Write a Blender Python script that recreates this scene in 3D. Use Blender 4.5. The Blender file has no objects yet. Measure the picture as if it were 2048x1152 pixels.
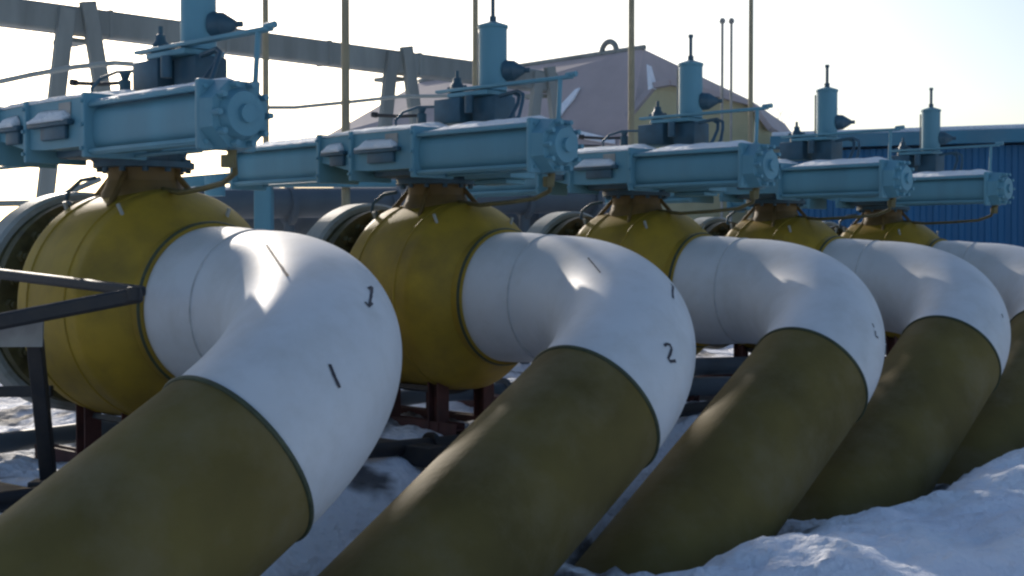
import bpy, bmesh, math, random
import numpy as np
from mathutils import Vector, Matrix, noise
random.seed(7)
S = bpy.context.scene
COL = S.collection
R = math.radians

# ------------------------------------------------------------------ camera, sky, sun, exposure
H = 2.7                      # eye height above the trampled snow in front
F = 2729.0                   # focal length in pixels of a 2048 wide picture
PITCH = math.atan((576 - 510) / F)
cam = bpy.data.objects.new("camera", bpy.data.cameras.new("camera"))
COL.objects.link(cam)
cam.location = (0, 0, H)
cam.rotation_euler = (R(90) - PITCH, 0, 0)
cam.data.sensor_width = 36
cam.data.lens = F / 2048 * 36
cam.data.clip_start = 0.1
cam.data.clip_end = 3000
S.camera = cam

SUN_EL, SUN_AZ = 19.0, -20.5         # azimuth measured from +Y (view direction) towards +X
wd = bpy.data.worlds.new("World"); S.world = wd; wd.use_nodes = True
nt = wd.node_tree
sky = nt.nodes.new("ShaderNodeTexSky"); sky.sky_type = 'NISHITA'; sky.sun_disc = False
sky.sun_elevation = R(SUN_EL); sky.sun_rotation = R(SUN_AZ)
sky.air_density = 1.0; sky.dust_density = 2.2; sky.ozone_density = 2.6
bg = nt.nodes["Background"]; bg.inputs[1].default_value = 0.12
nt.links.new(sky.outputs[0], bg.inputs[0])
sd = Vector((math.sin(R(SUN_AZ)) * math.cos(R(SUN_EL)), math.cos(R(SUN_AZ)) * math.cos(R(SUN_EL)), math.sin(R(SUN_EL))))
sun = bpy.data.objects.new("sun", bpy.data.lights.new("sun", 'SUN')); COL.objects.link(sun)
sun.data.energy = 2.8; sun.data.angle = R(0.6); sun.data.color = (1, .90, .78)
sun.rotation_euler = sd.to_track_quat('Z', 'Y').to_euler()
sun.location = (0, 0, 30)
S.view_settings.view_transform = 'Standard'; S.view_settings.look = 'None'
S.view_settings.exposure = 0.36; S.view_settings.gamma = 1
S.cycles.filter_width = 2.5
S.cycles.max_bounces = 8

def at(px, py, Y):
    """world point seen at pixel (px, py) of the 2048 picture, at distance Y in front of the camera"""
    c, s = math.cos(PITCH), math.sin(PITCH)
    u, v = (px - 1024) / F, (576 - py) / F
    d = Vector((u, c + v * s, v * c - s))
    return Vector((0, 0, H)) + d * (Y / d.y)

# ------------------------------------------------------------------ row frame
AL = 0.813
A = Vector((math.sin(AL), -math.cos(AL), 0))        # along every valve and its white pipe, towards the viewer's right
YR = Vector((math.cos(AL), math.sin(AL), 0))        # along the row, away from the viewer
ROT = math.atan2(A.y, A.x)
V0 = Vector((-2.583, 11.912, H))
ROW = Vector((math.sin(.7102), math.cos(.7102), 0))
OFFS = [0, 3.919, 7.85, 11.614, 15.40]
L0, RB, TH, RHO, RE, RC = .6243, 1.8765, 1.537, 1.0435, .6655, .705   # elbow: start, bend radius, angle, roll, pipe radii
PZ = -.4588                                         # pipe axis below the eye
ZB = -1.98                                          # pad level seen from the eye
Z0 = -ZB                                            # add to eye-relative heights to get heights above the pad
def spot(i): return V0 + ROW * OFFS[i] + Vector((0, 0, ZB))

# ------------------------------------------------------------------ materials
def mat(name, col, rough=.5, var=.25, scale=3.0, dirt=None, dirt_amt=.35, dirt_scale=1.2, bump=.05, bscale=40, metal=0, coat=0, spec=.5, streak=False):
    m = bpy.data.materials.new(name); m.use_nodes = True
    t = m.node_tree; N = t.nodes; L = t.links; b = N["Principled BSDF"]
    tc = N.new("ShaderNodeTexCoord")
    mp = N.new("ShaderNodeMapping"); L.new(tc.outputs["Object"], mp.inputs[0])
    oi_ = N.new("ShaderNodeObjectInfo"); vm = N.new("ShaderNodeVectorMath"); vm.operation = 'SCALE'; vm.inputs[0].default_value = (13, 7, 19)
    L.new(oi_.outputs["Random"], vm.inputs["Scale"]); L.new(vm.outputs[0], mp.inputs["Location"])
    if streak: mp.inputs["Scale"].default_value = (1, 1, .18)
    n1 = N.new("ShaderNodeTexNoise"); n1.inputs["Scale"].default_value = scale; n1.inputs["Detail"].default_value = 6
    L.new(mp.outputs[0], n1.inputs["Vector"])
    r1 = N.new("ShaderNodeValToRGB"); r1.color_ramp.elements[0].position = .3; r1.color_ramp.elements[1].position = .72
    c0 = [max(0, c * (1 - var)) for c in col]; c1 = [min(1, c * (1 + var)) for c in col]
    r1.color_ramp.elements[0].color = (*c0, 1); r1.color_ramp.elements[1].color = (*c1, 1)
    L.new(n1.outputs["Fac"], r1.inputs[0])
    out = r1.outputs[0]
    if dirt:
        n2 = N.new("ShaderNodeTexNoise"); n2.inputs["Scale"].default_value = dirt_scale; n2.inputs["Detail"].default_value = 9; n2.inputs["Roughness"].default_value = .65
        L.new(mp.outputs[0], n2.inputs["Vector"])
        r2 = N.new("ShaderNodeValToRGB"); r2.color_ramp.elements[0].position = .45; r2.color_ramp.elements[1].position = .72
        r2.color_ramp.elements[0].color = (0, 0, 0, 1); r2.color_ramp.elements[1].color = (dirt_amt,) * 3 + (1,)
        L.new(n2.outputs["Fac"], r2.inputs[0])
        mx = N.new("ShaderNodeMix"); mx.data_type = 'RGBA'
        L.new(r2.outputs[0], mx.inputs["Factor"]); L.new(out, mx.inputs["A"]); mx.inputs["B"].default_value = (*dirt, 1)
        out = mx.outputs["Result"]
    L.new(out, b.inputs["Base Color"])
    mr = N.new("ShaderNodeMapRange"); mr.inputs["To Min"].default_value = max(.02, rough - .12); mr.inputs["To Max"].default_value = min(1, rough + .12)
    L.new(n1.outputs["Fac"], mr.inputs[0]); L.new(mr.outputs[0], b.inputs["Roughness"])
    b.inputs["Metallic"].default_value = metal; b.inputs["Coat Weight"].default_value = coat
    b.inputs["Specular IOR Level"].default_value = spec
    if bump:
        n3 = N.new("ShaderNodeTexNoise"); n3.inputs["Scale"].default_value = bscale; n3.inputs["Detail"].default_value = 4
        L.new(tc.outputs["Object"], n3.inputs["Vector"])
        bp = N.new("ShaderNodeBump"); bp.inputs["Strength"].default_value = bump; bp.inputs["Distance"].default_value = .02
        L.new(n3.outputs["Fac"], bp.inputs["Height"]); L.new(bp.outputs[0], b.inputs["Normal"])
    return m

M = {}
M['white'] = mat('white_pipe_paint', (.66, .66, .67), .5, .05, 1.5, (.44, .42, .38), .4, 2.2, .03, 25)
M['olive'] = mat('olive_pipe_coating', (.142, .106, .032), .75, .28, 1.1, (.20, .158, .085), .75, 1.3, .15, 18, spec=.2)
M['yellow'] = mat('mustard_valve_paint', (.39, .25, .028), .55, .2, 1.6, (.17, .11, .03), .7, 1.5, .06, 14, spec=.25)
M['neck'] = mat('brown_neck_primer', (.17, .105, .03), .65, .3, 3, (.06, .04, .015), .6, 2.5, .1, 20)
M['blue'] = mat('blue_green_enamel', (.115, .285, .365), .5, .12, 2.0, (.11, .24, .30), .5, 2.2, .05, 20, streak=True, spec=.4)
M['bluedark'] = mat('dark_blue_casting', (.035, .095, .14), .5, .25, 4, (.03, .05, .06), .6, 3, .1, 25)
M['black'] = mat('black_iron', (.018, .018, .022), .55, .3, 5, (.06, .045, .035), .5, 4, .1, 30)
M['rust'] = mat('red_oxide_steel', (.10, .035, .03), .7, .35, 5, (.03, .022, .02), .7, 4, .15, 30)
M['rim'] = mat('pale_flange_paint', (.36, .38, .37), .5, .2, 3, (.14, .13, .08), .7, 3, .08, 20)
M['bolt'] = mat('dark_olive_steel', (.085, .075, .03), .55, .4, 9, (.03, .02, .01), .7, 6, .1, 30)
M['ink'] = mat('black_marker', (.05, .045, .055), .7, .2, 6, bump=0)
M['seamw'] = mat('weld_bead_primer', (.54, .53, .52), .6, .15, 12, bump=.2, bscale=60)
M['seamo'] = mat('dark_green_tape', (.05, .06, .03), .6, .3, 12, bump=.1, bscale=60)
M['grey'] = mat('grey_cladding', (.24, .26, .25), .6, .18, 1.5, (.09, .09, .085), .5, 1.0, .08, 6, streak=True)
M['pole'] = mat('ochre_mast_paint', (.33, .28, .18), .6, .2, 4, (.20, .17, .12), .6, 2, .05, 20)
M['thin'] = mat('galvanised_rod', (.30, .29, .27), .5, .2, 6, bump=0)
M['roof'] = mat('mauve_brown_roofing', (.46, .39, .395), .8, .10, .6, (.36, .31, .31), .6, .5, .2, 5)
M['ochre'] = mat('ochre_render', (.50, .45, .28), .8, .12, .7, (.32, .27, .16), .5, .6, .1, 8)
M['cladb'] = mat('cobalt_profiled_sheet', (.014, .12, .26), .5, .12, .8, (.016, .09, .19), .5, .5, .03, 8, streak=True)
M['fascia'] = mat('teal_fascia', (.05, .19, .28), .5, .12, .8, (.2, .26, .3), .4, .7, .03, 8)
M['cable'] = mat('grey_green_cable', (.36, .38, .36), .6, .1, 6, bump=0)
M['bark'] = mat('pale_winter_bark', (.42, .40, .39), .9, .2, 5, bump=0)
M['brass'] = mat('yellowish_hose', (.12, .10, .035), .5, .3, 7, bump=0)
M['dull'] = mat('weathered_slate_paint', (.10, .125, .15), .6, .25, 1.5, (.06, .06, .07), .6, 1.5, .1, 10)

def snow_mat():
    m = bpy.data.materials.new('old_snow'); m.use_nodes = True
    t = m.node_tree; N = t.nodes; L = t.links; b = N["Principled BSDF"]
    tc = N.new("ShaderNodeTexCoord")
    n1 = N.new("ShaderNodeTexNoise"); n1.inputs["Scale"].default_value = .9; n1.inputs["Detail"].default_value = 8
    L.new(tc.outputs["Object"], n1.inputs["Vector"])
    r = N.new("ShaderNodeValToRGB"); r.color_ramp.elements[0].position = .35; r.color_ramp.elements[0].color = (.81, .85, .95, 1)
    r.color_ramp.elements[1].position = .6; r.color_ramp.elements[1].color = (.89, .92, .98, 1)
    L.new(n1.outputs["Fac"], r.inputs[0])
    at_ = N.new("ShaderNodeAttribute"); at_.attribute_name = 'soil_shade'
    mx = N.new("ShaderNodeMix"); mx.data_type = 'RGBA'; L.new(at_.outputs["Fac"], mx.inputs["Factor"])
    L.new(r.outputs[0], mx.inputs["A"]); mx.inputs["B"].default_value = (.055, .05, .05, 1)  # dark tone for bare soil and for shade painted onto the snow
    L.new(mx.outputs["Result"], b.inputs["Base Color"])
    b.inputs["Roughness"].default_value = .75; b.inputs["Specular IOR Level"].default_value = .25
    n2 = N.new("ShaderNodeTexNoise"); n2.inputs["Scale"].default_value = 6; n2.inputs["Detail"].default_value = 9; n2.inputs["Roughness"].default_value = .6
    L.new(tc.outputs["Object"], n2.inputs["Vector"])
    bp = N.new("ShaderNodeBump"); bp.inputs["Strength"].default_value = .8; bp.inputs["Distance"].default_value = .12
    L.new(n2.outputs["Fac"], bp.inputs["Height"])
    n3 = N.new("ShaderNodeTexVoronoi"); n3.inputs["Scale"].default_value = 11; L.new(tc.outputs["Object"], n3.inputs["Vector"])
    b2 = N.new("ShaderNodeBump"); b2.inputs["Strength"].default_value = .45; b2.inputs["Distance"].default_value = .05
    L.new(n3.outputs["Distance"], b2.inputs["Height"]); L.new(bp.outputs[0], b2.inputs["Normal"]); L.new(b2.outputs[0], b.inputs["Normal"])
    return m
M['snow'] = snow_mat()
M['cap'] = M['snow'].copy(); M['cap'].name = 'loose_snow'
_b = M['cap'].node_tree.nodes["Principled BSDF"]; _b.inputs["Subsurface Weight"].default_value = .9
_b.inputs["Subsurface Radius"].default_value = (1, 1, 1); _b.inputs["Subsurface Scale"].default_value = .10

# ------------------------------------------------------------------ mesh helpers
def link(name, bm, m, parent=None, smooth=None):
    me = bpy.data.meshes.new(name)
    bmesh.ops.recalc_face_normals(bm, faces=bm.faces)
    bm.to_mesh(me); bm.free()
    me.materials.append(M[m] if isinstance(m, str) else m)
    if smooth is not None:
        me.polygons.foreach_set('use_smooth', [True] * len(me.polygons))
        me.set_sharp_from_angle(angle=R(smooth))
    o = bpy.data.objects.new(name, me); COL.objects.link(o)
    if parent: o.parent = parent
    return o
def empty(name, loc, rz=0):
    o = bpy.data.objects.new(name, None); COL.objects.link(o)
    o.location = loc; o.rotation_euler = (0, 0, rz); o.empty_display_size = .3
    return o
def tag(o, label, cat, group=None, kind=None):
    o['label'] = label; o['category'] = cat
    if group: o['group'] = group
    if kind: o['kind'] = kind
    return o
def box(bm, c, size, rot=None, bev=.012):
    r = bmesh.ops.create_cube(bm, size=1)
    vs = r['verts']
    bmesh.ops.scale(bm, vec=size, verts=vs)
    if bev:
        es = list({e for v in vs for e in v.link_edges})
        rb = bmesh.ops.bevel(bm, geom=es, offset=min(bev, min(size) * .3), segments=2, affect='EDGES', profile=.5)
        vs = list({v for f in rb['faces'] for v in f.verts} | {v for v in vs if v.is_valid})
        seen = set(vs); st = list(vs)
        while st:
            v = st.pop()
            for e in v.link_edges:
                w = e.other_vert(v)
                if w not in seen: seen.add(w); st.append(w)
        vs = list(seen)
    if rot is not None: bmesh.ops.rotate(bm, cent=(0, 0, 0), matrix=rot, verts=vs)
    bmesh.ops.translate(bm, vec=c, verts=vs)
    return vs
def frame_of(d):
    d = Vector(d).normalized()
    u = Vector((0, 0, 1)).cross(d)
    if u.length < 1e-4: u = Vector((1, 0, 0))
    u.normalize(); return u, d.cross(u)
def sweep(bm, pts, radii, n=16, closed=False, caps=True, phase=0):
    """tube through pts; frames carried along so the tube does not twist"""
    pts = [Vector(p) for p in pts]; k = len(pts)
    if not hasattr(radii, '__len__'): radii = [radii] * k
    rings = []; u = None
    for i, p in enumerate(pts):
        d = (pts[(i + 1) % k] - pts[i - 1]) if closed else (pts[min(i + 1, k - 1)] - pts[max(i - 1, 0)])
        d.normalize()
        if u is None: u, _ = frame_of(d)
        else:
            u = u - d * u.dot(d); u.normalize()
        w = d.cross(u)
        rings.append([bm.verts.new(p + (u * math.cos(phase + 2 * math.pi * j / n) + w * math.sin(phase + 2 * math.pi * j / n)) * radii[i]) for j in range(n)])
    for i in range(k if closed else k - 1):
        a, b = rings[i], rings[(i + 1) % k]
        for j in range(n):
            bm.faces.new((a[j], a[(j + 1) % n], b[(j + 1) % n], b[j]))
    if caps and not closed:
        bm.faces.new(rings[0][::-1]); bm.faces.new(rings[-1])
def cyl(bm, p, q, r, n=24, r2=None, phase=0):
    sweep(bm, [p, q], [r, r if r2 is None else r2], n, phase=phase)
def lathe_x(bm, prof, c=(0, 0, 0), n=72, squash=None):
    """profile of (x, radius) turned about the local X axis"""
    rings = []
    for x, r in prof:
        rings.append([bm.verts.new((c[0] + x, c[1] + r * math.cos(2 * math.pi * j / n), c[2] + r * math.sin(2 * math.pi * j / n))) for j in range(n)])
    for a, b in zip(rings, rings[1:]):
        for j in range(n): bm.faces.new((a[j], a[(j + 1) % n], b[(j + 1) % n], b[j]))
    bm.faces.new(rings[0]); bm.faces.new(rings[-1][::-1])
def lathe_z(bm, prof, c, n=48):
    rings = [[bm.verts.new((c[0] + r * math.cos(2 * math.pi * j / n), c[1] + r * math.sin(2 * math.pi * j / n), z)) for j in range(n)] for r, z in prof]
    for a, b in zip(rings, rings[1:]):
        for j in range(n): bm.faces.new((a[j], a[(j + 1) % n], b[(j + 1) % n], b[j]))
    bm.faces.new(rings[0][::-1]); bm.faces.new(rings[-1])
def casing(bm, x0, x1, y, z, r, e=3.2, n=48):
    """rounded-square casing along local X"""
    rings = []
    for x in (x0, x1):
        ring = []
        for j in range(n):
            a = 2 * math.pi * j / n + .01; c, s_ = math.cos(a), math.sin(a)
            k = r / (abs(c) ** e + abs(s_) ** e) ** (1 / e)
            ring.append(bm.verts.new((x, y + c * k, z + s_ * k)))
        rings.append(ring)
    a, b = rings
    for j in range(n): bm.faces.new((a[j], a[(j + 1) % n], b[(j + 1) % n], b[j]))
    bm.faces.new(a[::-1]); bm.faces.new(b)
def prism(bm, poly, depth_vec):
    """polygon (list of Vectors) extruded along depth_vec"""
    d = Vector(depth_vec)
    a = [bm.verts.new(p) for p in poly]; b = [bm.verts.new(Vector(p) + d) for p in poly]
    bm.faces.new(a); bm.faces.new(b[::-1])
    n = len(poly)
    for i in range(n): bm.faces.new((a[i], b[i], b[(i + 1) % n], a[(i + 1) % n]))
def beam(bm, p, q, w, h, bev=.01):
    """rectangular bar from p to q; w across, h upwards"""
    p, q = Vector(p), Vector(q); d = q - p
    u, v = frame_of(d)
    rot = Matrix((d.normalized(), u, v)).transposed()
    box(bm, (p + q) / 2, (d.length, w, h), rot, bev)
def hbeam(bm, p, q, w, t=.02):
    p, q = Vector(p), Vector(q); d = q - p; u, v = frame_of(d)
    beam(bm, p + u * (w / 2 - t / 2), q + u * (w / 2 - t / 2), t, w, .003)
    beam(bm, p - u * (w / 2 - t / 2), q - u * (w / 2 - t / 2), t, w, .003)
    beam(bm, p, q, w - 2 * t - .002, t, .003)
def snow_strip(bm, x0, x1, y, z, w, h, seed=0, n=26, tilt=0):
    """a soft ragged ridge of snow lying along the local X axis"""
    rows = []
    for i in range(n + 1):
        f = i / n; x = x0 + (x1 - x0) * f
        e = min(1, 6 * min(f, 1 - f) + .15)
        k = .75 + .5 * noise.noise((x * 2.3, seed * 7.1, 1.7)); ww = w * (.96 + .1 * noise.noise((x * 3.1, seed * 3.3, 4)))
        row = []
        for j in range(9):                                   # banked up towards the rear, thin at the front lip
            g = j / 8
            row.append(bm.verts.new((x, y - ww + 2 * ww * g, z + (.3 * h + (h * 2.2 * g * (1 - .22 * g)) * (.8 + .2 * k)) * (.25 + .75 * e) + .012 * noise.noise((x * 5, g * 3, seed)))))
        row += [bm.verts.new((x, y + ww, z - .012)), bm.verts.new((x, y - ww, z - .012))]
        rows.append(row)
    for a, b in zip(rows, rows[1:]):
        for j in range(11): bm.faces.new((a[j], a[(j + 1) % 11], b[(j + 1) % 11], b[j]))
    bm.faces.new(rows[0][::-1]); bm.faces.new(rows[-1])

# ------------------------------------------------------------------ snow ground
def ground_z(x, y):
    """eye-relative height of the snow"""
    p = Vector((x, y, 0)) - Vector((V0.x, V0.y, 0))
    w = p.dot(A); u = p.dot(YR)
    def sm(a, b, t):
        t = max(0, min(1, (t - a) / (b - a))); return t * t * (3 - 2 * t)
    z = -1.98 + sm(.2, 1.9, w) * -.82                        # the bank below the valves
    z += sm(2.9, 3.7, w) * .26                               # thrown-up snow in front of the pipes
    z -= sm(3.9, 6.5, w) * .10
    z += sm(2.6, 3.4, w) * max(0, min(.75, (u - 4.5) * .062)) * (1 - sm(12, 20, w))
    z += sm(7.0, 9.6, w) * 1.0
    z = z if w < 12 else z
    far = sm(25, 60, math.hypot(x, y))
    z = z * (1 - far) + -2.1 * far
    near = 1 - sm(20, 40, math.hypot(x - 2, y - 14))
    n = noise.fractal((x * .55, y * .55, 3.1), 1.0, 2.0, 4) * .16
    n += noise.fractal((x * 2.1, y * 2.1, 8.1), .9, 2.1, 4) * .05
    n += noise.fractal((x * 6.3, y * 6.3, 1.1), .8, 2.1, 3) * .02 * near
    n += abs(noise.noise((x * 2.7, y * 3.4, 9))) * -.07 * near
    rid = 1 - abs(noise.noise((x * .9 + 3, y * 1.3, .3)))
    n += (rid ** 3 - .5) * .12 * sm(2.8, 4.0, w)
    z = z + n * (.35 + .65 * near)
    if near > .5 and 1.2 < w < 3.8:
        for of in OFFS:
            q = V0 + ROW * of
            c = q + A * (L0 + RB * math.sin(TH) + RB * (1 - math.cos(TH)) * 0) - YR * math.sin(RHO) * RB * (1 - math.cos(TH)); c.z = PZ - math.cos(RHO) * RB * (1 - math.cos(TH))
            d = A * math.cos(TH) - YR * (math.sin(RHO) * math.sin(TH)); d.z = -math.cos(RHO) * math.sin(TH)
            r = Vector((x, y, z)) - c
            e = (r - d * r.dot(d)).length - RE
            if e < .3: z -= .38 * (1 - max(0, min(1, e / .3))) ** 1.5
    return z
def axis(lo, hi, flo, fhi, step, far):
    a = list(np.arange(flo, fhi + 1e-6, step))
    s = step; v = flo
    while v > lo: s *= 1.35; v -= s; a.insert(0, v)
    s = step; v = fhi
    while v < hi: s *= 1.35; v += s; a.append(v)
    return a
xs = axis(-900, 900, -6.5, 10.5, .065, 0); ys = axis(-60, 1600, 7, 24, .065, 0)
gx, gy = np.meshgrid(xs, ys)
vz = np.array([ground_z(a, b) for a, b in zip(gx.ravel(), gy.ravel())]) + H
verts = np.stack([gx.ravel(), gy.ravel(), vz], 1)
nx, ny = len(xs), len(ys)
idx = np.arange(nx * ny).reshape(ny, nx)
faces = np.stack([idx[:-1, :-1], idx[:-1, 1:], idx[1:, 1:], idx[1:, :-1]], -1).reshape(-1, 4)
gme = bpy.data.meshes.new('snow_ground'); gme.from_pydata(verts.tolist(), [], faces.tolist())
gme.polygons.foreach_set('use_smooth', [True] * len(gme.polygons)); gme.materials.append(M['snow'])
ground = bpy.data.objects.new('snow_ground', gme); COL.objects.link(ground)
def soil_shade(x, y):  # dark noise patches among the pipes: bare soil plus painted-in shade
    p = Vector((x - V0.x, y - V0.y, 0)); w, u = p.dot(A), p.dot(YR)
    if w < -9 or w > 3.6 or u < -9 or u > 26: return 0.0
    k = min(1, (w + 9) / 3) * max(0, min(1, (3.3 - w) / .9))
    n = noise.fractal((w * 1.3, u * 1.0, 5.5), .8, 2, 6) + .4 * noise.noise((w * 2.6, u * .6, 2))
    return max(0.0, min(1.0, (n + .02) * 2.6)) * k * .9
sa = gme.attributes.new('soil_shade', 'FLOAT', 'POINT')
sa.data.foreach_set('value', [soil_shade(a, b) for a, b in zip(gx.ravel(), gy.ravel())])
tag(ground, 'trampled bluish snow heaped in front of the pipes', 'snow', kind='structure')

# ------------------------------------------------------------------ white elbow pipes going down into the snow
NL = Vector((0, -math.sin(RHO), -math.cos(RHO)))
E0 = Vector((L0, 0, PZ + Z0))
def elbow_c(t): return E0 + Vector((1, 0, 0)) * (RB * math.sin(t)) + NL * (RB * (1 - math.cos(t)))
def elbow_d(t): return Vector((1, 0, 0)) * math.cos(t) + NL * math.sin(t)
def ring_at(bm, c, d, r, tr, n=72, tn=8):
    u, v = frame_of(d)
    sweep(bm, [Vector(c) + (u * math.cos(2 * math.pi * i / n) + v * math.sin(2 * math.pi * i / n)) * r for i in range(n)], tr, tn, closed=True)
def make_pipe():
    root = empty('elbow_pipe', spot(0), ROT)
    bm = bmesh.new()
    pts = [Vector((x, 0, PZ + Z0)) for x in np.linspace(-.12, L0, 8)]
    rad = [RC, RC, RC, RC - .003, RC - .008, RC - .016, RC - .028, RE]
    ts = np.linspace(0, TH, 49)[1:]
    pts += [elbow_c(t) for t in ts]; rad += [RE] * len(ts)
    sweep(bm, pts, rad, 96)
    el = link('elbow', bm, 'white', root, 40)
    bm = bmesh.new(); ring_at(bm, E0 - Vector((.02, 0, 0)), (1, 0, 0), RE + .004, .009); link('weld_seam', bm, 'seamw', el, 60)
    bm = bmesh.new()
    W, d = elbow_c(TH), elbow_d(TH)
    sweep(bm, [W + d * .004 + d * (k * .12) for k in range(50)], RE + .004, 96)
    sp = link('buried_pipe', bm, 'olive', root, 40)
    bm = bmesh.new(); ring_at(bm, W + d * .006, d, RE + .004, .02); link('joint_band', bm, 'seamo', sp, 60)
    return root
def kids(o): return [c for c in bpy.data.objects if c.parent == o]
def copy_tree(o, parent=None):
    c = o.copy(); COL.objects.link(c); c.parent = parent
    for k in kids(o): copy_tree(k, c)
    return c
pipe0 = make_pipe()
PIPE_LABELS = [
    'nearest white elbow pipe with an arrow and two short strokes, olive lower end',
    'white elbow pipe marked with a black figure 2, second nearest',
    'white elbow pipe between the one marked 2 and the two farthest bends',
    'white elbow pipe fourth along the row, its bend almost touching the right edge',
    'farthest white elbow pipe, cut off by the right edge before the blue shed']
pipes = [pipe0] + [copy_tree(pipe0) for _ in range(4)]
for i, p in enumerate(pipes):
    p.location = spot(i); tag(p, PIPE_LABELS[i], 'pipe', 'white elbow pipes running into the snow')

def hit_elbow(i, px, py):
    """local point of pipe i's elbow seen at a pixel (walks the view ray to the surface)"""
    inv = Matrix.Rotation(-ROT, 3, 'Z')
    o = inv @ (Vector((0, 0, H)) - spot(i)); q = inv @ (at(px, py, 10) - spot(i))
    d = (q - o).normalized(); s = 4
    ts = [elbow_c(t) for t in np.linspace(0, TH, 120)]
    for _ in range(400):
        p = o + d * s
        c = min(ts, key=lambda k: (k - p).length_squared); e = (p - c).length - RE
        if e < .001: break
        s += max(e * .8, .0008)
        if s > 40: return None
    return p, (p - c).normalized()
def paint_mark(i, strokes, wid):
    el = [k for k in kids(pipes[i]) if k.name.startswith('elbow')][0]
    bm = bmesh.new()
    for st in strokes:
        dense = []
        for a, b in zip(st, st[1:]):
            m = max(2, int(math.hypot(b[0] - a[0], b[1] - a[1]) / 4))
            dense += [(a[0] + (b[0] - a[0]) * k / m, a[1] + (b[1] - a[1]) * k / m) for k in range(m)]
        dense.append(st[-1])
        pn = [h for h in (hit_elbow(i, *q) for q in dense) if h]
        prev = None
        for k, (p, nn) in enumerate(pn):
            t = (pn[min(k + 1, len(pn) - 1)][0] - pn[max(k - 1, 0)][0]); t.normalize()
            sdir = t.cross(nn).normalized() * wid / 2 * (.75 + .35 * random.random())
            pair = (bm.verts.new(p + sdir + nn * .004), bm.verts.new(p - sdir + nn * .004))
            if prev: bm.faces.new((prev[0], pair[0], pair[1], prev[1]))
            prev = pair
    link('painted_mark', bm, 'ink', el)
paint_mark(0, [[(533, 490), (548, 512), (563, 534), (576, 553)]], .022)
paint_mark(0, [[(744, 574), (742, 592), (738, 612)], [(744, 574), (736, 578)], [(730, 604), (737, 614), (744, 606)]], .026)
paint_mark(0, [[(659, 729), (668, 752), (679, 776)]], .03)
paint_mark(1, [[(1341, 568), (1346, 572), (1345, 584), (1346, 597)]], .026)
paint_mark(1, [[(1328, 692), (1333, 688), (1340, 690), (1343, 698), (1340, 708), (1336, 717), (1340, 723), (1351, 722)]], .03)
paint_mark(1, [[(1176, 516), (1188, 530), (1201, 546)]], .014)
paint_mark(2, [[(1744, 647), (1748, 655)], [(1750, 662), (1751, 672), (1756, 676)]], .026)
paint_mark(3, [[(2003, 628), (2006, 636)]], .024)

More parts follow.
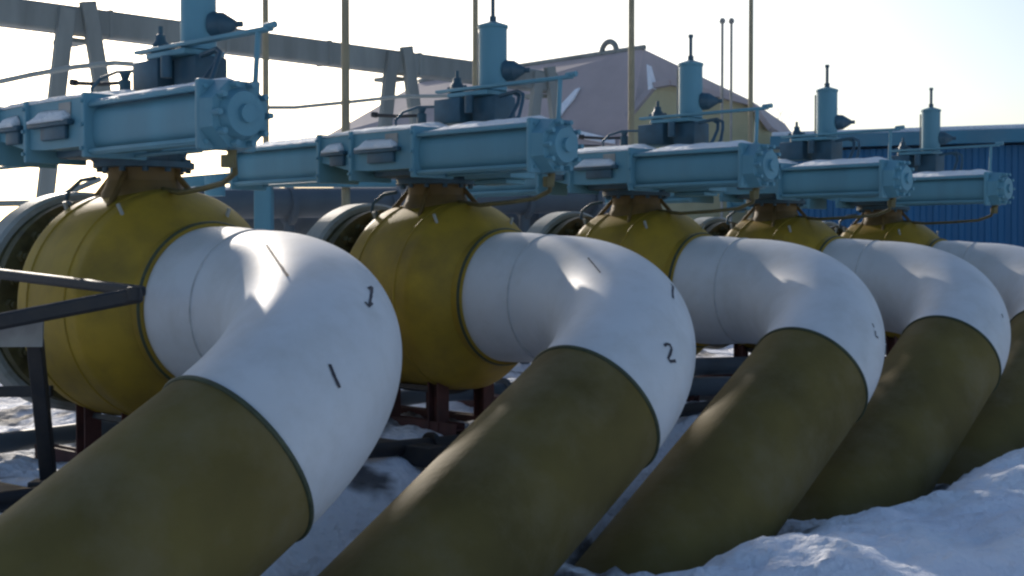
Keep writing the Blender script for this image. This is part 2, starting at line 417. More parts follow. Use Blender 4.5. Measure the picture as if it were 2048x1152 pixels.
# ------------------------------------------------------------------ ball valves with their actuators
CX = -1.15                       # stem position on the local X axis
AO, AZ, AR = -.71, 1.075 + Z0, .205    # actuator cylinders: sideways offset, height, radius
def make_valve():
    root = empty('ball_valve', spot(0), ROT)
    zc = PZ + Z0
    bm = bmesh.new()
    prof = [(-.02, .70), (-.02, .735), (-.09, .745), (-.15, .745), (-.19, .80), (-.34, .92), (-.50, 1.025), (-.53, 1.04), (-.57, 1.046), (-1.05, 1.055), (-1.53, 1.046), (-1.57, 1.04), (-1.6, 1.025), (-1.76, .92), (-1.91, .80), (-1.95, .745), (-2.0, .74)]
    lathe_x(bm, prof, (0, 0, zc), 96)
    body = link('valve_body', bm, 'yellow', root, 22)
    for x, r in ((-.72, 1.048), (-1.38, 1.048)):
        bm = bmesh.new(); ring_at(bm, (x, 0, zc), (1, 0, 0), r, .012); link('weld_seam', bm, 'yellow', body, 60)
    bm = bmesh.new(); ring_at(bm, (-.05, 0, zc), (1, 0, 0), .735, .02); link('collar', bm, 'seamo', body, 60)
    # bolted flange on the far side
    bm = bmesh.new()
    lathe_x(bm, [(-2.0, .74), (-2.02, 1.0), (-2.14, 1.0), (-2.14, .74)], (0, 0, zc), 72)
    lathe_x(bm, [(-2.17, .74), (-2.17, 1.0), (-2.2, 1.0), (-2.2, .74)], (0, 0, zc), 72)
    for k in range(24):
        a = 2 * math.pi * k / 24; y, z = .89 * math.cos(a), .89 * math.sin(a) + zc
        cyl(bm, (-2.3, y, z), (-1.9, y, z), .03, 8); cyl(bm, (-2.02, y, z), (-1.94, y, z), .055, 6)
    fl = link('bolted_flange', bm, 'bolt', root, 30)
    bm = bmesh.new()
    lathe_x(bm, [(-2.2, .72), (-2.2, 1.05), (-2.24, 1.08), (-2.5, 1.08), (-2.54, 1.05), (-2.66, .9), (-2.9, .72)], (0, 0, zc), 80)
    link('pipe_flange', bm, 'rim', root, 30)
    bm = bmesh.new(); sweep(bm, [(-2.85, 0, zc), (-4.5, 0, zc), (-7.2, 0, zc)] + [(-7.2 - 1.6 * math.sin(t), 0, zc - 1.6 * (1 - math.cos(t))) for t in np.linspace(.1, 1.2, 14)] + [(-9.9, 0, zc - 4)], .69, 64)
    link('rear_pipe', bm, 'white', root, 40)
    # neck and mounting plates
    bm = bmesh.new()
    lathe_z(bm, [(.40, zc + .86), (.385, zc + 1.03), (.36, zc + 1.07), (.35, zc + 1.10), (.335, .68 + Z0)], (CX, 0), 48)
    cyl(bm, (CX, 0, .68 + Z0), (CX, 0, .80 + Z0), .33, 40)
    for k in range(4):
        a = math.pi / 2 * k + .5
        beam(bm, (CX + .3 * math.cos(a), .3 * math.sin(a), .78 + Z0), (CX + .62 * math.cos(a), .62 * math.sin(a), .42 + Z0), .04, .05)
    link('neck', bm, 'neck', root, 30)
    bm = bmesh.new()
    cyl(bm, (CX, 0, .80 + Z0), (CX, 0, .855 + Z0), .46, 40)
    for k in range(12):
        a = 2 * math.pi * k / 12
        cyl(bm, (CX + .40 * math.cos(a), .40 * math.sin(a), .76 + Z0), (CX + .40 * math.cos(a), .40 * math.sin(a), .895 + Z0), .028, 6)
    link('mounting_flange', bm, 'bluedark', root, 30)
    bm = bmesh.new()
    cyl(bm, (CX, -.06, .857 + Z0), (CX, -.06, 1.0 + Z0), .42, 40, .46); beam(bm, (CX - .25, -.5, .93 + Z0), (CX + .45, -.5, .93 + Z0), .5, .13, .03); link('adaptor', bm, 'bluedark', root, 30)
    bm = bmesh.new()
    # yoke casting: tapers towards the flange
    poly = [Vector((CX - .90, AO - .24, 1.05 + Z0)), Vector((CX - .45, AO - .24, .95 + Z0)), Vector((CX - .1, AO - .24, .925 + Z0)), Vector((CX + .66, AO - .24, .925 + Z0)), Vector((CX + .66, AO - .24, 1.34 + Z0)), Vector((CX - .2, AO - .24, 1.36 + Z0)), Vector((CX - .90, AO - .24, 1.32 + Z0))]
    prism(bm, poly, (0, 1.15, 0))
    yoke = link('yoke_housing', bm, 'blue', root, 30)
    for x in (-.93, -.36, .66):
        bm = bmesh.new(); box(bm, (CX + x, AO + .02, 1.10 + Z0), (.055, .60, .55)); [cyl(bm, (CX + x, AO - .27, 1.10 + dz + Z0), (CX + x, AO - .305, 1.10 + dz + Z0), .018, 6) for dz in (-.2, 0, .2)]; link('stiffener', bm, 'blue', yoke, 30)
    for xa, xb in ((-.84, -.44), (-.26, .46)):
        bm = bmesh.new(); box(bm, (CX + (xa + xb) / 2, AO - .28, 1.14 + Z0), ((xb - xa), .07, .05)); box(bm, (CX + (xa + xb) / 2 + .05, AO - .265, 1.06 + Z0), ((xb - xa) * .6, .045, .12)); link('inspection_cover', bm, 'bluedark', yoke, 30)
        bm = bmesh.new(); snow_strip(bm, CX + xa + .04, CX + xb - .06, AO - .29, 1.165 + Z0, .045, .05, xa); link('snow_cap', bm, 'cap', yoke, 60)
    # two cylinders in line
    for sgn, x0, x1 in ((1, .69, 2.30), (-1, .96, 2.62)):
        bm = bmesh.new()
        casing(bm, CX + sgn * x0, CX + sgn * x1, AO, AZ, AR)
        for sz in (-1, 1):
            beam(bm, (CX + sgn * x0, AO - AR - .018, AZ + sz * (AR - .01)), (CX + sgn * x1, AO - AR - .018, AZ + sz * (AR - .01)), .05, .035, .008)
        for ang in (45, 135, 225, 315):
            y, z = .30 * math.cos(R(ang)), .30 * math.sin(R(ang))
            cyl(bm, (CX + sgn * x0, AO + y, AZ + z), (CX + sgn * (x1 + .08), AO + y, AZ + z), .019, 8)
        cy = link('actuator_cylinder', bm, 'blue', root, 30)
        bm = bmesh.new()
        box(bm, (CX + sgn * (x1 + .03), AO, AZ), (.07, .53, .54), None, .03)
        if sgn > 0:
            cyl(bm, (CX + x1 + .067, AO, AZ), (CX + x1 + .22, AO, AZ), .29, 8, .275, math.pi / 8)
            cyl(bm, (CX + x1 + .222, AO, AZ), (CX + x1 + .30, AO, AZ), .20, 32, .17)
            for k in range(10):
                a = 2 * math.pi * k / 10
                cyl(bm, (CX + x1 + .20, AO + .235 * math.cos(a), AZ + .235 * math.sin(a)), (CX + x1 + .30, AO + .235 * math.cos(a), AZ + .235 * math.sin(a)), .026, 6)
            cyl(bm, (CX + x1 + .30, AO, AZ), (CX + x1 + .34, AO, AZ), .07, 16)
        link('end_cap', bm, 'blue', cy, 30)
        bm = bmesh.new(); snow_strip(bm, min(CX + sgn * (x0 + .03), CX + sgn * (x1 - .02)), max(CX + sgn * (x0 + .03), CX + sgn * (x1 - .02)), AO, AZ + AR + .01, .225, .066, sgn * 3 + 11, 40); link('snow_cap', bm, 'cap', cy, 60)
    bm = bmesh.new(); snow_strip(bm, CX - .88, CX + .62, AO + .06, 1.352 + Z0, .32, .065, 5, 34); link('snow_cap', bm, 'cap', yoke, 60)
    # control gear on top
    tx = CX + .90
    bm = bmesh.new()
    cyl(bm, (tx, 0, 1.80 + Z0), (tx, 0, 2.485 + Z0), .157, 8 * 5)
    cyl(bm, (tx, 0, 2.487 + Z0), (tx, 0, 2.52 + Z0), .168, 40); cyl(bm, (tx, 0, 2.522 + Z0), (tx, 0, 2.56 + Z0), .16, 40, .05)
    tank = link('oil_tank', bm, 'blue', root, 35)
    bm = bmesh.new(); cyl(bm, (tx, 0, 2.55 + Z0), (tx, 0, 2.88 + Z0), .024, 12); cyl(bm, (tx, 0, 2.86 + Z0), (tx, 0, 2.90 + Z0), .034, 12); cyl(bm, (tx, 0, 2.55 + Z0), (tx, 0, 2.62 + Z0), .04, 12); link('vent_rod', bm, 'bluedark', tank, 35)
    bm = bmesh.new()
    fd = Vector((.86, .5, 0)); fo = Vector((tx, 0, 2.02 + Z0))
    cyl(bm, fo + fd * .13, fo + fd * .24, .12, 20, .11); cyl(bm, fo + fd * .24, fo + fd * .36, .11, 20, .035)
    cyl(bm, fo + fd * .34, fo + fd * .42, .028, 12); link('filler_valve', bm, 'bluedark', tank, 35)
    bm = bmesh.new()
    cyl(bm, (tx - .165, -.06, 1.85 + Z0), (tx - .165, -.06, 2.45 + Z0), .014, 8); link('sight_glass', bm, 'thin', tank, 35)
    bm = bmesh.new()
    box(bm, (CX + 1.22, -.2, 1.825 + Z0), (1.98, .09, .035), None, .008); box(bm, (CX + .72, -.02, 1.77 + Z0), (.62, .42, .05), None, .008)
    cyl(bm, (CX + 2.15, -.2, 1.845 + Z0), (CX + 2.28, -.2, 1.85 + Z0), .03, 10)
    rail = link('bracket_rail', bm, 'blue', root, 30)
    bm = bmesh.new(); cyl(bm, (CX + 2.08, -.26, 1.24 + Z0), (CX + 2.08, -.22, 1.81 + Z0), .024, 10); cyl(bm, (CX + 2.08, -.26, 1.24 + Z0), (CX + 2.08, -.25, 1.40 + Z0), .042, 10); link('rail_post', bm, 'blue', rail, 35)
    bm = bmesh.new(); beam(bm, (CX + 2.04, -.26, 1.27 + Z0), (CX + 2.04, AO + .1, 1.27 + Z0), .08, .04); link('post_bracket', bm, 'bluedark', rail, 35)
    bm = bmesh.new()
    box(bm, (CX + .42, -.08, 1.60 + Z0), (.42, .34, .28), None, .02); box(bm, (CX + .9, .02, 1.56 + Z0), (.34, .34, .36), None, .02)
    cyl(bm, (CX + .78, -.25, 1.55 + Z0), (CX + .78, -.25, 1.74 + Z0), .05, 14)
    cb = link('control_block', bm, 'bluedark', root, 30)
    bm = bmesh.new(); rx, ry = CX + .42, -.08
    lathe_z(bm, [(.10, 1.741 + Z0), (.10, 1.80 + Z0), (.075, 1.81 + Z0), (.075, 1.90 + Z0), (.05, 1.93 + Z0), (.045, 1.98 + Z0), (.022, 1.99 + Z0), (.02, 2.06 + Z0)], (rx, ry), 16)
    cyl(bm, (rx - .13, ry, 1.86 + Z0), (rx + .13, ry, 1.86 + Z0), .035, 10); link('relief_valve', bm, 'bluedark', cb, 40)
    bm = bmesh.new(); box(bm, (CX + .30, AO - .245, 1.26 + Z0), (.20, .012, .11), None, .003); link('nameplate', bm, 'thin', yoke)
    # little hand pump with its lever, left of the control block
    bm = bmesh.new()
    cyl(bm, (CX - .12, -.12, 1.40 + Z0), (CX - .12, -.12, 1.62 + Z0), .055, 14); cyl(bm, (CX - .12, -.12, 1.62 + Z0), (CX - .12, -.12, 1.70 + Z0), .03, 12, .06)
    box(bm, (CX - .12, -.12, 1.43 + Z0), (.36, .2, .06)); hp = link('hand_pump', bm, 'bluedark', root, 30)
    bm = bmesh.new(); sweep(bm, [(CX - .12, -.12, 1.60 + Z0), (CX - .4, -.2, 1.60 + Z0), (CX - .72, -.3, 1.63 + Z0)], [.018, .02, .022], 10)
    cyl(bm, (CX - .70, -.295, 1.63 + Z0), (CX - .76, -.31, 1.64 + Z0), .034, 10); link('lever', bm, 'black', hp, 40)
    # impulse tubes
    for k, (xa, xb, r_) in enumerate(((1.12, 1.50, .022), (1.20, 1.62, .02), (.3, -.3, .016))):
        za = 1.72 if k < 2 else 1.66
        bm = bmesh.new()
        sweep(bm, [(CX + xa, -.12 - .05 * k, za + Z0), (CX + xa + (xb - xa) * .6, -.14 - .05 * k, za + .02 + Z0), (CX + xb - (xb - xa) * .1, -.18 - .06 * k, za - .03 + Z0), (CX + xb, -.24 - .06 * k, za - .12 + Z0), (CX + xb + .01, -.36, 1.45 + Z0), (CX + xb + .01, -.45, 1.38 + Z0)], r_, 10)
        link('impulse_tube', bm, 'bluedark', root, 50)
    # drain hose looping under the cylinder
    bm = bmesh.new()
    sweep(bm, [(CX + 2.3, AO + .05, AZ - .2), (CX + 2.32, AO + .08, AZ - .32), (CX + 2.25, AO + .14, AZ - .43), (CX + 2.0, AO + .2, AZ - .5), (CX + 1.5, AO + .35, AZ - .52), (CX + .9, -.2, AZ - .53), (CX + .4, -.05, AZ - .48)], .024, 10)
    link('drain_hose', bm, 'brass', root, 60)
    bm = bmesh.new()
    cyl(bm, (CX + 2.38, AO + .02, AZ - .2), (CX + 2.38, AO + .02, AZ - .38), .045, 12, .03); cyl(bm, (CX + 2.36, AO, AZ - .40), (CX + 2.36, AO, AZ - .30), .06, 6); link('drain_cock', bm, 'brass', root, 40)
    # thin vents and lugs on the body
    for p_, q_, r_ in (((-.5, -.6, zc + .78), (-.5, -.66, zc + .90), .018), ((-.28, .3, zc + .78), (-.26, .32, zc + .88), .018), ((-1.62, -.5, zc + .82), (-1.62, -.55, zc + .95), .02)):
        bm = bmesh.new(); cyl(bm, p_, q_, r_, 10); link('bleed_nipple', bm, 'rim', body, 40)
    bm = bmesh.new()
    sweep(bm, [(CX - .35, -.3, .72 + Z0), (CX - .5, -.36, .70 + Z0), (CX - .62, -.42, .60 + Z0), (CX - .60, -.46, .5 + Z0), (CX - .50, -.45, .47 + Z0)], .02, 8); link('grease_line', bm, 'bluedark', root, 50)
    return root
valve0 = make_valve()
VALVE_LABELS = [
    'nearest mustard ball valve under a blue actuator, beside the black iron frame',
    'mustard ball valve on red posts behind the bend with the arrow',
    'mustard ball valve behind the bend marked 2, its tank before the ochre gable',
    'mustard ball valve second farthest, its tank rising left of the blue shed front',
    'farthest mustard ball valve, its blue actuator against the blue shed']
valves = [valve0] + [copy_tree(valve0) for _ in range(4)]
for i, v in enumerate(valves):
    v.location = spot(i); tag(v, VALVE_LABELS[i], 'valve', 'ball valves standing in a row')
for i in (1, 2):
    bm = bmesh.new(); box(bm, (CX + .95, .05, .95 + Z0), (.72, .4, .24), None, .02); box(bm, (CX + .95, .05, .80 + Z0), (.5, .3, .05)); link('junction_box', bm, 'blue', valves[i], 30)

# stands under the valves
def make_stand():
    root = empty('valve_stand', spot(0), ROT)
    for sx in (-1, 1):
        for sy in (-1, 1):
            bm = bmesh.new(); hbeam(bm, (CX + .4 * sx, .36 * sy, .02), (CX + .4 * sx, .36 * sy, .70), .17); box(bm, (CX + .4 * sx, .36 * sy, .71), (.24, .24, .02), None, .003); link('post', bm, 'rust', root)
    for sy in (-1, 1):
        bm = bmesh.new(); hbeam(bm, (CX - 1.3, .36 * sy, .06), (CX + .75, .36 * sy, .06), .15); link('base_beam', bm, 'rust', root)
    bm = bmesh.new(); lathe = [(-.55, 1.075), (-.5, 1.085), (.5, 1.085), (.55, 1.075)]
    n = 20; rows = []
    for x in (-.28, .28):
        rows.append([[bm.verts.new((CX + x, r * math.sin(a), PZ + Z0 - r * math.cos(a))) for r in (1.07, 1.12)] for a in np.linspace(-.36, .36, n)])
    for j in range(n - 1):
        a, b = rows[0], rows[1]
        bm.faces.new((a[j][0], a[j + 1][0], b[j + 1][0], b[j][0])); bm.faces.new((a[j][1], a[j + 1][1], b[j + 1][1], b[j][1]))
        for rr in rows: bm.faces.new((rr[j][0], rr[j + 1][0], rr[j + 1][1], rr[j][1]))
    for j in (0, n - 1): bm.faces.new((rows[0][j][0], rows[0][j][1], rows[1][j][1], rows[1][j][0]))
    link('saddle', bm, 'black', root, 30)
    return root
stand0 = make_stand()
SL = ['red-brown steel stand under the nearest valve, partly behind the black frame', 'red-brown steel stand with posts showing between the first two pipes',
      'red-brown steel stand hidden below the valve behind the bend marked 2', 'red-brown steel stand below the second farthest valve', 'red-brown steel stand below the farthest valve']
for i in range(5):
    s_ = stand0 if i == 0 else copy_tree(stand0)
    s_.location = spot(i); tag(s_, SL[i], 'stand', 'steel stands under the valves')

# ------------------------------------------------------------------ black iron frame in front of the nearest valve
fr = empty('iron_frame', at(70, 965, 11.1)); base = Vector(fr.location)
tag(fr, 'black angle-iron frame with a pointed top and one leg at the left edge', 'frame')
def loc(px, py, Y): return at(px, py, Y) - base
bm = bmesh.new(); beam(bm, loc(-150, 530, 12.2), loc(286, 583, 10.3), .08, .085, .035); beam(bm, loc(-150, 524, 12.2), loc(205, 571, 10.65), .085, .012, .002); link('rear_rail', bm, 'black', fr)
bm = bmesh.new(); beam(bm, loc(-150, 672, 10.1), loc(284, 588, 10.2), .08, .125, .045); link('front_rail', bm, 'black', fr)
bm = bmesh.new(); cyl(bm, loc(268, 574, 10.15), loc(268, 600, 10.15), .05, 16); link('corner_bolt', bm, 'black', fr, 40)
bm = bmesh.new(); prism(bm, [loc(-60, 655, 10.45), loc(86, 632, 10.45), loc(84, 694, 10.45), loc(-60, 694, 10.45)], (0, .03, 0)); link('gusset_plate', bm, 'thin', fr)
bm = bmesh.new(); beam(bm, loc(70, 680, 10.55), loc(100, 985, 10.9), .115, .10); link('leg', bm, 'black', fr)
bm = bmesh.new(); box(bm, loc(88, 968, 10.8), (.2, .2, .06)); link('foot_plate', bm, 'black', fr)
bm = bmesh.new(); beam(bm, loc(-120, 785, 11.3), loc(105, 782, 11.3), .08, .09); link('tie_bar', bm, 'black', fr)

# ------------------------------------------------------------------ pipe rack on trestles
RK0 = at(150, 14, 28.8); RKD = Vector((.708, .706, 0))
rk = empty('pipe_rack', (RK0.x, RK0.y, H - 2.0)); tag(rk, 'long grey duct carried on leaning trestles behind the valves', 'pipe rack')
zt = RK0.z - rk.location.z
bm = bmesh.new(); beam(bm, RKD * -9 + Vector((0, 0, zt - .30)), RKD * 14.6 + Vector((0, 0, zt - .30)), .5, .57, .06)
duct = link('duct', bm, 'grey', rk)
bm = bmesh.new()
for s_ in np.arange(-8, 14.5, 2.9): box(bm, RKD * float(s_) + Vector((0, 0, zt - .30)), (.09, .53, .60), Matrix.Rotation(math.atan2(RKD.y, RKD.x), 3, 'Z'), .01)
link('joint_band', bm, 'grey', duct)
for k in (0.0, 8.75, 14.05):
    top = RKD * k
    bm = bmesh.new(); n_ = Vector((RKD.y, -RKD.x, 0)) * .27
    beam(bm, top + n_ + RKD * -.32 + Vector((0, 0, zt - .1)), top + n_ + RKD * -1.25 + Vector((0, 0, -.1)), .16, .34); leg1 = link('leg', bm, 'grey', rk)
    bm = bmesh.new(); beam(bm, top + n_ + RKD * .14 + Vector((0, 0, zt + .10)), top + n_ + RKD * 1.45 + Vector((0, 0, -.1)), .16, .34); link('leg', bm, 'grey', rk)
    bm = bmesh.new(); beam(bm, top - n_ + RKD * -.2 + Vector((0, 0, zt - .7)), top - n_ + RKD * .3 + Vector((0, 0, zt - .7)), .7, .1); link('saddle', bm, 'grey', rk)

# ------------------------------------------------------------------ masts
def mast(px, wpx, Y, label):
    b = at(px, 510, Y); r = wpx / F * Y / 2
    root = empty('mast', (b.x, b.y, H - 2.1)); tag(root, label, 'mast', 'ochre masts behind the valves')
    bm = bmesh.new(); sweep(bm, [(0, 0, -.3), (0, 0, 4), (0, 0, 11)], [r, r, r * .9], 20); cyl(bm, (0, 0, 11), (0, 0, 11.2), r * 1.4, 20); link('tube', bm, 'pole', root, 40)
    bm = bmesh.new(); cyl(bm, (0, 0, 0), (0, 0, .12), r * 3, 20); link('base', bm, 'pole', root, 40)
mast(533, 13, 27, 'ochre mast rising by the end cap of the nearest actuator')
mast(692, 17, 23, 'thickest ochre mast, between the first two blue tanks')
mast(951, 12, 31, 'ochre mast close against the left of a blue tank with a rod')
mast(1262, 13, 29, 'ochre mast crossing the right end of the mauve roof')
mast(1500, 10, 36, 'ochre mast beyond the ochre gable, right of the twin rods')
for px, Y, lab in ((1443, 37, 'thin grey rod with a small head, left one of the twin rods'), (1461, 37.6, 'thin grey rod with a small head, right one of the twin rods')):
    b = at(px, 510, Y); zt_ = at(px, 42, Y).z
    root = empty('lightning_rod', (b.x, b.y, H - 2.1)); tag(root, lab, 'rod', 'twin rods')
    bm = bmesh.new(); cyl(bm, (0, 0, 0), (0, 0, zt_ - H + 2.1), .038, 10); link('shaft', bm, 'thin', root, 40)
    bm = bmesh.new(); bmesh.ops.create_uvsphere(bm, u_segments=12, v_segments=8, radius=.085); bmesh.ops.translate(bm, vec=(0, 0, zt_ - H + 2.1), verts=bm.verts); link('head', bm, 'thin', root, 40)

# ------------------------------------------------------------------ cables
def cable(pts, r, label):
    P = [at(*p) for p in pts]; base = P[0].copy()
    Q = []
    for a, b in zip(P, P[1:]):
        for k in range(8): Q.append(a.lerp(b, k / 8) - base)
    Q.append(P[-1] - base)
    bm = bmesh.new(); sweep(bm, Q, r, 8); o = link('cable', bm, 'cable', None, 60); o.location = base; tag(o, label, 'cable', 'slack cables')
cable([(-900, 260, 22), (-500, 230, 23), (-60, 176, 24), (60, 150, 24.5), (150, 134, 25), (230, 126, 25.5), (320, 132, 26), (420, 150, 26.5)], .05, 'pale cable sagging across the trestle legs at the left')
cable([(520, 215, 27), (590, 215, 28), (690, 205, 29), (800, 193, 30), (900, 192, 31)], .04, 'pale cable slung between the first and second blue tanks')
cable([(-900, 420, 14), (-40, 408, 15), (60, 406, 15.3), (120, 392, 15.6), (200, 358, 16)], .035, 'grey tube rising behind the nearest valve at the left edge')
cable([(1545, -10, 60), (1600, 85, 60), (1660, 190, 60), (1700, 262, 60)], .006, 'hair-thin guy wire slanting down to the blue shed roof')

# ------------------------------------------------------------------ hipped building with the mauve roof
def poly_obj(name, polys, m, parent, thick):
    bm = bmesh.new()
    for poly in polys:
        n_ = (poly[1] - poly[0]).cross(poly[2] - poly[0]).normalized(); prism(bm, poly, n_ * thick)
    return link(name, bm, m, parent)
P1 = at(1285, 97, 46); P2 = at(842, 163, 46 * 413 / 347)
zr = (P1.z + P2.z) / 2; P1.z = P2.z = zr
rd = (P1 - P2); rd.z = 0; rl = rd.length; rd.normalize()
fn = Vector((rd.y, -rd.x, 0))
if fn.y > 0: fn = -fn                                        # the side that looks at the viewer
hb = empty('hip_roofed_building', ((P1.x + P2.x) / 2, (P1.y + P2.y) / 2, H - 2.1)); hb0 = Vector(hb.location)
tag(hb, 'large building with a mauve-brown hipped roof and an arch on its ridge', 'building')
RUN, DROP = 7.2, 4.1
ea = zr - DROP
def L_(v): return v - hb0
c1 = Vector((P1.x, P1.y, 0)); c2 = Vector((P2.x, P2.y, 0)); up = Vector((0, 0, 1))
def eave(px, z):                                             # ground-plan point under the roof edge seen at a pixel column
    return z
f1 = at(1258, 292, 43.5); f2 = at(652, 272, 53); ea = f1.z
g1 = at(1500, 200, 52); g2 = c2 - rd * 1.0 - fn * RUN + up * ea
bm = bmesh.new()
vv = [bm.verts.new(L_(p)) for p in (P1, P2, f1, f2, g1, g2)]
for q in ((0, 1, 3, 2), (1, 0, 4, 5), (0, 2, 4), (1, 5, 3)): bm.faces.new([vv[k] for k in q])
roof = link('roof', bm, 'roof', hb)
def on_roof(px, py, lift=.03):
    n_ = (f1 - P1).cross(f2 - P1).normalized(); n_ = n_ if n_.z > 0 else -n_
    o_ = Vector((0, 0, H)); d_ = at(px, py, 10) - o_
    return o_ + d_ * ((P1 - o_).dot(n_) / d_.dot(n_)) + n_ * lift - hb0, n_
for poly_ in ([(1152, 182), (1162, 178), (1150, 200), (1132, 222), (1112, 250), (1098, 262), (1104, 240), (1124, 212)], [(1150, 262), (1185, 270), (1232, 282), (1232, 290), (1180, 282), (1150, 276)]):
    bm = bmesh.new(); prism(bm, [on_roof(*q)[0] for q in poly_], on_roof(*poly_[0])[1] * .06); link('snow_patch', bm, 'snow', roof)
lo = [Vector((p.x, p.y, H - 2.4)) for p in (f1, f2, g2, g1)]; hi = [f1, f2, g2, g1]
bm = bmesh.new()
for k in range(4):
    q = [lo[k], lo[(k + 1) % 4], hi[(k + 1) % 4], hi[k]]; cen = (lo[0] + lo[2]) / 2
    bm.faces.new([bm.verts.new(L_(p + Vector(((cen - p).x, (cen - p).y, 0)) * .03)) for p in q])
link('wall', bm, 'dull', hb)
ac = min((P1.lerp(P2, k / 400) for k in range(400)), key=lambda p: abs((p.x / p.y) - (1217 - 1024) / F))
bm = bmesh.new(); sweep(bm, [L_(ac) + rd * (-.34 * math.cos(a)) + up * (.34 * math.sin(a) + .06) for a in np.linspace(-.25, math.pi + .25, 24)], .10, 12); link('ridge_arch', bm, 'grey', roof, 60)
bm = bmesh.new(); sweep(bm, [L_(P2 - rd * .1) + up * .03, L_(P1 + rd * .1) + up * .03], .09, 8); link('ridge_cap', bm, 'grey', roof, 60)

# ochre annex with its gable
D_ = 40
an = empty('gabled_annex', at(1395, 510, D_)); an.location.z = H - 2.1; an0 = Vector(an.location)
tag(an, 'ochre gabled annex in front of the right end of the mauve roof', 'building')
gp = [at(1262, 238, D_ - .6), at(1312, 178, D_), at(1345, 172, D_ + .2), at(1500, 212, D_ + 1.6), at(1538, 262, D_ + 2)]
base_l = Vector((gp[0].x, gp[0].y, H - 2.3)); base_r = Vector((gp[-1].x, gp[-1].y, H - 2.3))
bm = bmesh.new(); prism(bm, [p - an0 for p in [base_l] + gp + [base_r]], (2.2, 6.5, 0)); link('wall', bm, 'ochre', an)
bm = bmesh.new()
for a, b in zip(gp, gp[1:]):
    n_ = (b - a).cross(Vector((2.2, 6.5, 0))).normalized(); n_ = n_ if n_.z > 0 else -n_
    o_ = Vector((-.1, -.3, 0)); prism(bm, [a - an0 + n_ * .004 + o_, b - an0 + n_ * .004 + o_, b - an0 + n_ * .16 + o_, a - an0 + n_ * .16 + o_], (2.35, 6.9, 0))
link('roof', bm, 'roof', an)
bm = bmesh.new()
a, b = gp[0].lerp(gp[1], .15), gp[1]
prism(bm, [at(1293, 128, D_ - .2) - an0, at(1306, 176, D_ - .35) - an0, at(1296, 180, D_ - .35) - an0], (.2, .5, 0)); link('snow_patch', bm, 'snow', an)

# blue shed at the right
sh = empty('blue_shed', at(1900, 510, 39)); sh.location.z = H - 2.1; s0 = Vector(sh.location)
tag(sh, 'blue profiled-sheet shed with a teal fascia at the right edge', 'shed')
pa, pb = at(1560, 275, 39.4), at(2048, 258, 37); dirw = (pb - pa); dirw.z = 0; dirw.normalize(); nb = Vector((dirw.y, -dirw.x, 0)); nb = nb if nb.y < 0 else -nb
ln = 16; ztop = at(1900, 263, 38).z
q0 = Vector((pa.x, pa.y, 0)) - Vector((s0.x, s0.y, 0))
bm = bmesh.new(); prev = None; k = 0; x = 0.0; prof = []
while x < ln:
    prof += [(x, 0), (x + .14, 0), (x + .18, .05), (x + .30, .05)]; x += .34
zb_, zt_ = -.4, ztop - s0.z - .45
rows = [[bm.verts.new(q0 + dirw * a + nb * (b + .0) + up * z) for a, b in prof] for z in (zb_, zt_)]
for j in range(len(prof) - 1): bm.faces.new((rows[0][j], rows[0][j + 1], rows[1][j + 1], rows[1][j]))
ba = [bm.verts.new(q0 + dirw * a - nb * 6 + up * z) for a, z in ((0, zb_), (prof[-1][0], zb_), (prof[-1][0], zt_), (0, zt_))]
bm.faces.new(ba); bm.faces.new((rows[0][0], rows[1][0], ba[3], ba[0])); bm.faces.new((rows[0][-1], ba[1], ba[2], rows[1][-1]))
link('wall', bm, 'cladb', sh)
bm = bmesh.new(); beam(bm, q0 + dirw * -.2 + nb * .3 + up * (ztop - s0.z - .22), q0 + dirw * (ln + .2) + nb * .3 + up * (ztop - s0.z - .22), .3, .36); beam(bm, q0 + dirw * -.2 - nb * 2.85 + up * (ztop - s0.z - .14), q0 + dirw * (ln + .2) - nb * 2.85 + up * (ztop - s0.z - .14), 5.9, .2); rf = link('fascia', bm, 'fascia', sh)
bm = bmesh.new(); beam(bm, q0 + dirw * -.2 - nb * 2.7 + up * (ztop - s0.z + .03), q0 + dirw * (ln + .2) - nb * 2.7 + up * (ztop - s0.z + .03), 5.9, .13, .05); link('roof_snow', bm, 'snow', sh)

# ------------------------------------------------------------------ plant behind the row
def back_pipe(p, q, r, label, m='dull', snow=True, studs=0):
    p, q = at(*p), at(*q); d = q - p; ln_ = d.length
    root = empty('header_pipe', (p.x, p.y, p.z), math.atan2(d.y, d.x)); tag(root, label, 'pipe', 'pipes behind the valve row')
    bm = bmesh.new(); cyl(bm, (0, 0, 0), (ln_, 0, q.z - p.z), r, 32); link('tube', bm, m, root, 40)
    for f in (.02, .5, .97):
        bm = bmesh.new(); cyl(bm, (ln_ * f - .05, 0, 0), (ln_ * f + .05, 0, 0), r * 1.3, 28); link('flange', bm, m, root, 40)
    if snow:
        bm = bmesh.new(); snow_strip(bm, .1, ln_ - .1, 0, r * .93, r * .55, .045, p.x, 60); link('snow_cap', bm, 'cap', root, 60)
    for k in range(3):
        x = ln_ * (.12 + .38 * k); bm = bmesh.new(); cyl(bm, (x, 0, -r), (x, 0, -(p.z - H + 2.2)), .1, 12); link('post', bm, m, root, 40)
back_pipe((345, 408, 23.2), (790, 404, 25.5), .27, 'slate header pipe with snow on top behind the second valve')
back_pipe((900, 398, 24.5), (1190, 398, 26), .27, 'slate header pipe behind the third valve')
back_pipe((335, 450, 24.5), (800, 446, 27), .36, 'lower thick slate pipe behind the first two valves', snow=False)
back_pipe((880, 446, 26), (1240, 440, 27.5), .34, 'lower thick slate pipe behind the third valve', snow=False)
bm_root = empty('gear_housing', at(528, 420, 22)); tag(bm_root, 'blue upright gear housing with a bolted beam behind the second actuator', 'gear')
g0 = Vector(bm_root.location)
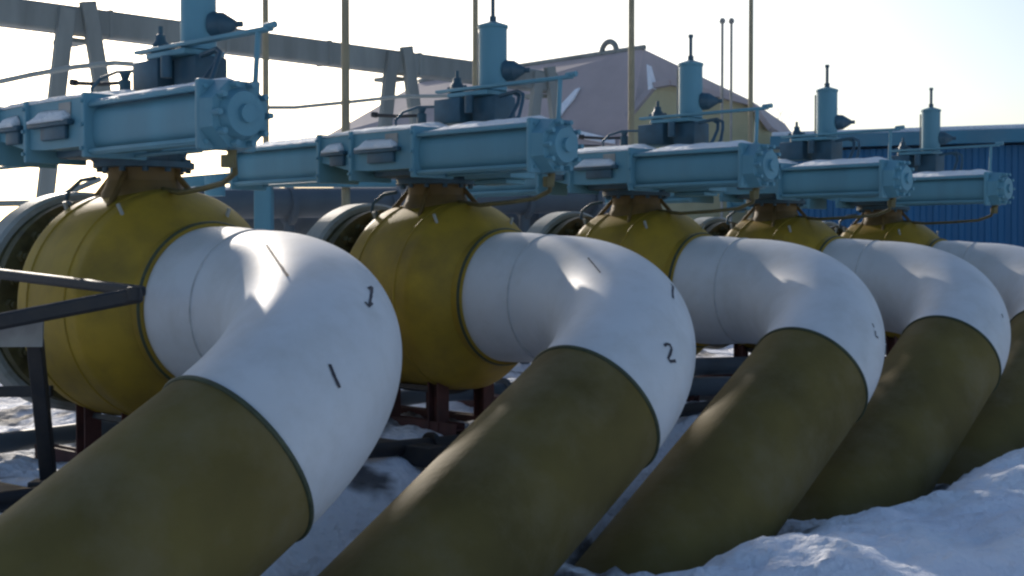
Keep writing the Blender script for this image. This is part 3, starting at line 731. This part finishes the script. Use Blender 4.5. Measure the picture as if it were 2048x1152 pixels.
bm = bmesh.new(); box(bm, (0, 0, 0), (.28, .3, .75), None, .03); link('column', bm, 'blue', bm_root)
bm = bmesh.new(); beam(bm, at(545, 367, 22) - g0, at(782, 367, 23.5) - g0, .3, .12); beam(bm, at(350, 366, 21.6) - g0, at(512, 352, 22) - g0, .3, .17); cyl(bm, at(430, 352, 21.3) - g0, at(430, 392, 21.3) - g0, .16, 20)
for k in range(13):
    p = at(552, 356, 22.05).lerp(at(775, 356, 23.4), k / 12) - g0; cyl(bm, p - Vector((0, 0, .06)), p + Vector((0, 0, .035)), .035, 8)
link('bolted_beam', bm, 'blue', bm_root, 40)
bm = bmesh.new(); a_, b_ = at(548, 360, 21.9) - g0, at(780, 360, 23.4) - g0
beam(bm, a_ + Vector((0, -.06, .0)), b_ + Vector((0, -.06, .0)), .14, .05, .02); link('snow_cap', bm, 'cap', bm_root)

# low pipes on the ground behind the pipes
for (p, q, r, lab) in (((1330, 735, 19.5), (1560, 728, 21.5), .13, 'low slate pipe lying on the snow, upper of two below the third elbow'), ((1300, 776, 17.8), (1500, 770, 19.4), .13, 'low slate pipe lying on the snow, lower of two below the third elbow')):
    a_, b_ = at(*p), at(*q); d = b_ - a_
    bm = bmesh.new(); cyl(bm, (0, 0, 0), d, r, 20); o = link('ground_pipe', bm, 'dull', None, 40); o.location = a_; tag(o, lab, 'pipe', 'low pipes on the snow')

def drain_line(w, z, r, m, label):
    p = V0 + A * w - YR * 11; q = V0 + A * w + YR * 19; base = Vector((p.x, p.y, H + z))
    bm = bmesh.new(); sweep(bm, [(0, 0, 0)] + [tuple(YR * k + Vector((0, 0, .03 * math.sin(k * 1.7)))) for k in range(1, 30)] + [tuple(YR * 30.2)], r, 14)
    for k in range(1, 30, 2): cyl(bm, YR * (k + .3), YR * (k + .36), r * 1.5, 14)
    o = link('drain_pipe', bm, m, None, 40); o.location = base; tag(o, label, 'pipe', 'drain pipes along the row')
drain_line(.25, -1.86, .075, 'black', 'black drain pipe along the ground, in front of the valve stands')
drain_line(-2.6, -1.80, .10, 'dull', 'slate drain pipe along the ground, behind the valve stands')

SLP = ['dark timber sleeper in the snow between the nearest valve and the next', 'dark timber sleeper in the snow behind the bend marked 2', 'dark timber sleeper in the snow between the third and fourth valves', 'dark timber sleeper in the snow between the two farthest valves', 'dark timber sleeper in the snow left of the nearest valve']
for k in range(5):
    of = OFFS[k] + 1.95 if k < 4 else -1.9
    base = V0 + ROW * of - A * 1.2 + Vector((0, 0, ZB + .05))
    bm = bmesh.new(); box(bm, (0, 0, 0), (3.9, .24, .2), None, .02); o = link('timber_sleeper', bm, 'rust' if k % 2 else 'black', None, 30)
    o.location = base; o.rotation_euler = (0, 0, ROT + (.06, -.04, .03, -.05, .08)[k]); tag(o, SLP[k], 'sleeper', 'timber sleepers between the valves')

# ------------------------------------------------------------------ bare trees in the distance
def bare_tree(px, Y, h, seed, label):
    rng = random.Random(seed); b = at(px, 510, Y)
    root = empty('bare_tree', (b.x, b.y, H - 2.1)); tag(root, label, 'tree', 'bare trees behind the buildings')
    tb = bmesh.new(); cb = bmesh.new()
    def grow(bm, p, d, ln_, r, lev):
        n_ = 4; pts = [p]; dd = d.copy()
        for k in range(n_):
            dd = (dd + Vector((rng.uniform(-.2, .2), rng.uniform(-.2, .2), rng.uniform(-.05, .16)))).normalized(); pts.append(pts[-1] + dd * ln_ / n_)
        sweep(bm, pts, [r * (1 - .6 * k / n_) for k in range(n_ + 1)], 5 if lev else 8, caps=False)
        if lev < 4:
            for k in range(4 if lev else 9):
                i = rng.randint(1, n_); a = rng.uniform(0, 6.28)
                nd = (dd + Vector((math.cos(a), math.sin(a), rng.uniform(-.1, .5))) * rng.uniform(.6, 1.1)).normalized()
                grow(cb, pts[i], nd, ln_ * rng.uniform(.45, .65), r * (.42 if lev else .4), lev + 1)
    grow(tb, Vector((0, 0, 0)), Vector((0, 0, 1)), h * .6, h * .016, 0)
    link('trunk', tb, 'bark', root, 60); link('crown', cb, 'bark', root, 60)
bare_tree(1418, 95, 15.5, 3, 'tall bare pale tree behind the ochre annex')
bare_tree(1478, 95, 12.5, 5, 'bare pale tree showing past the last ochre mast')
bare_tree(1545, 90, 10.5, 9, 'lower bare pale tree between ochre annex and blue shed')
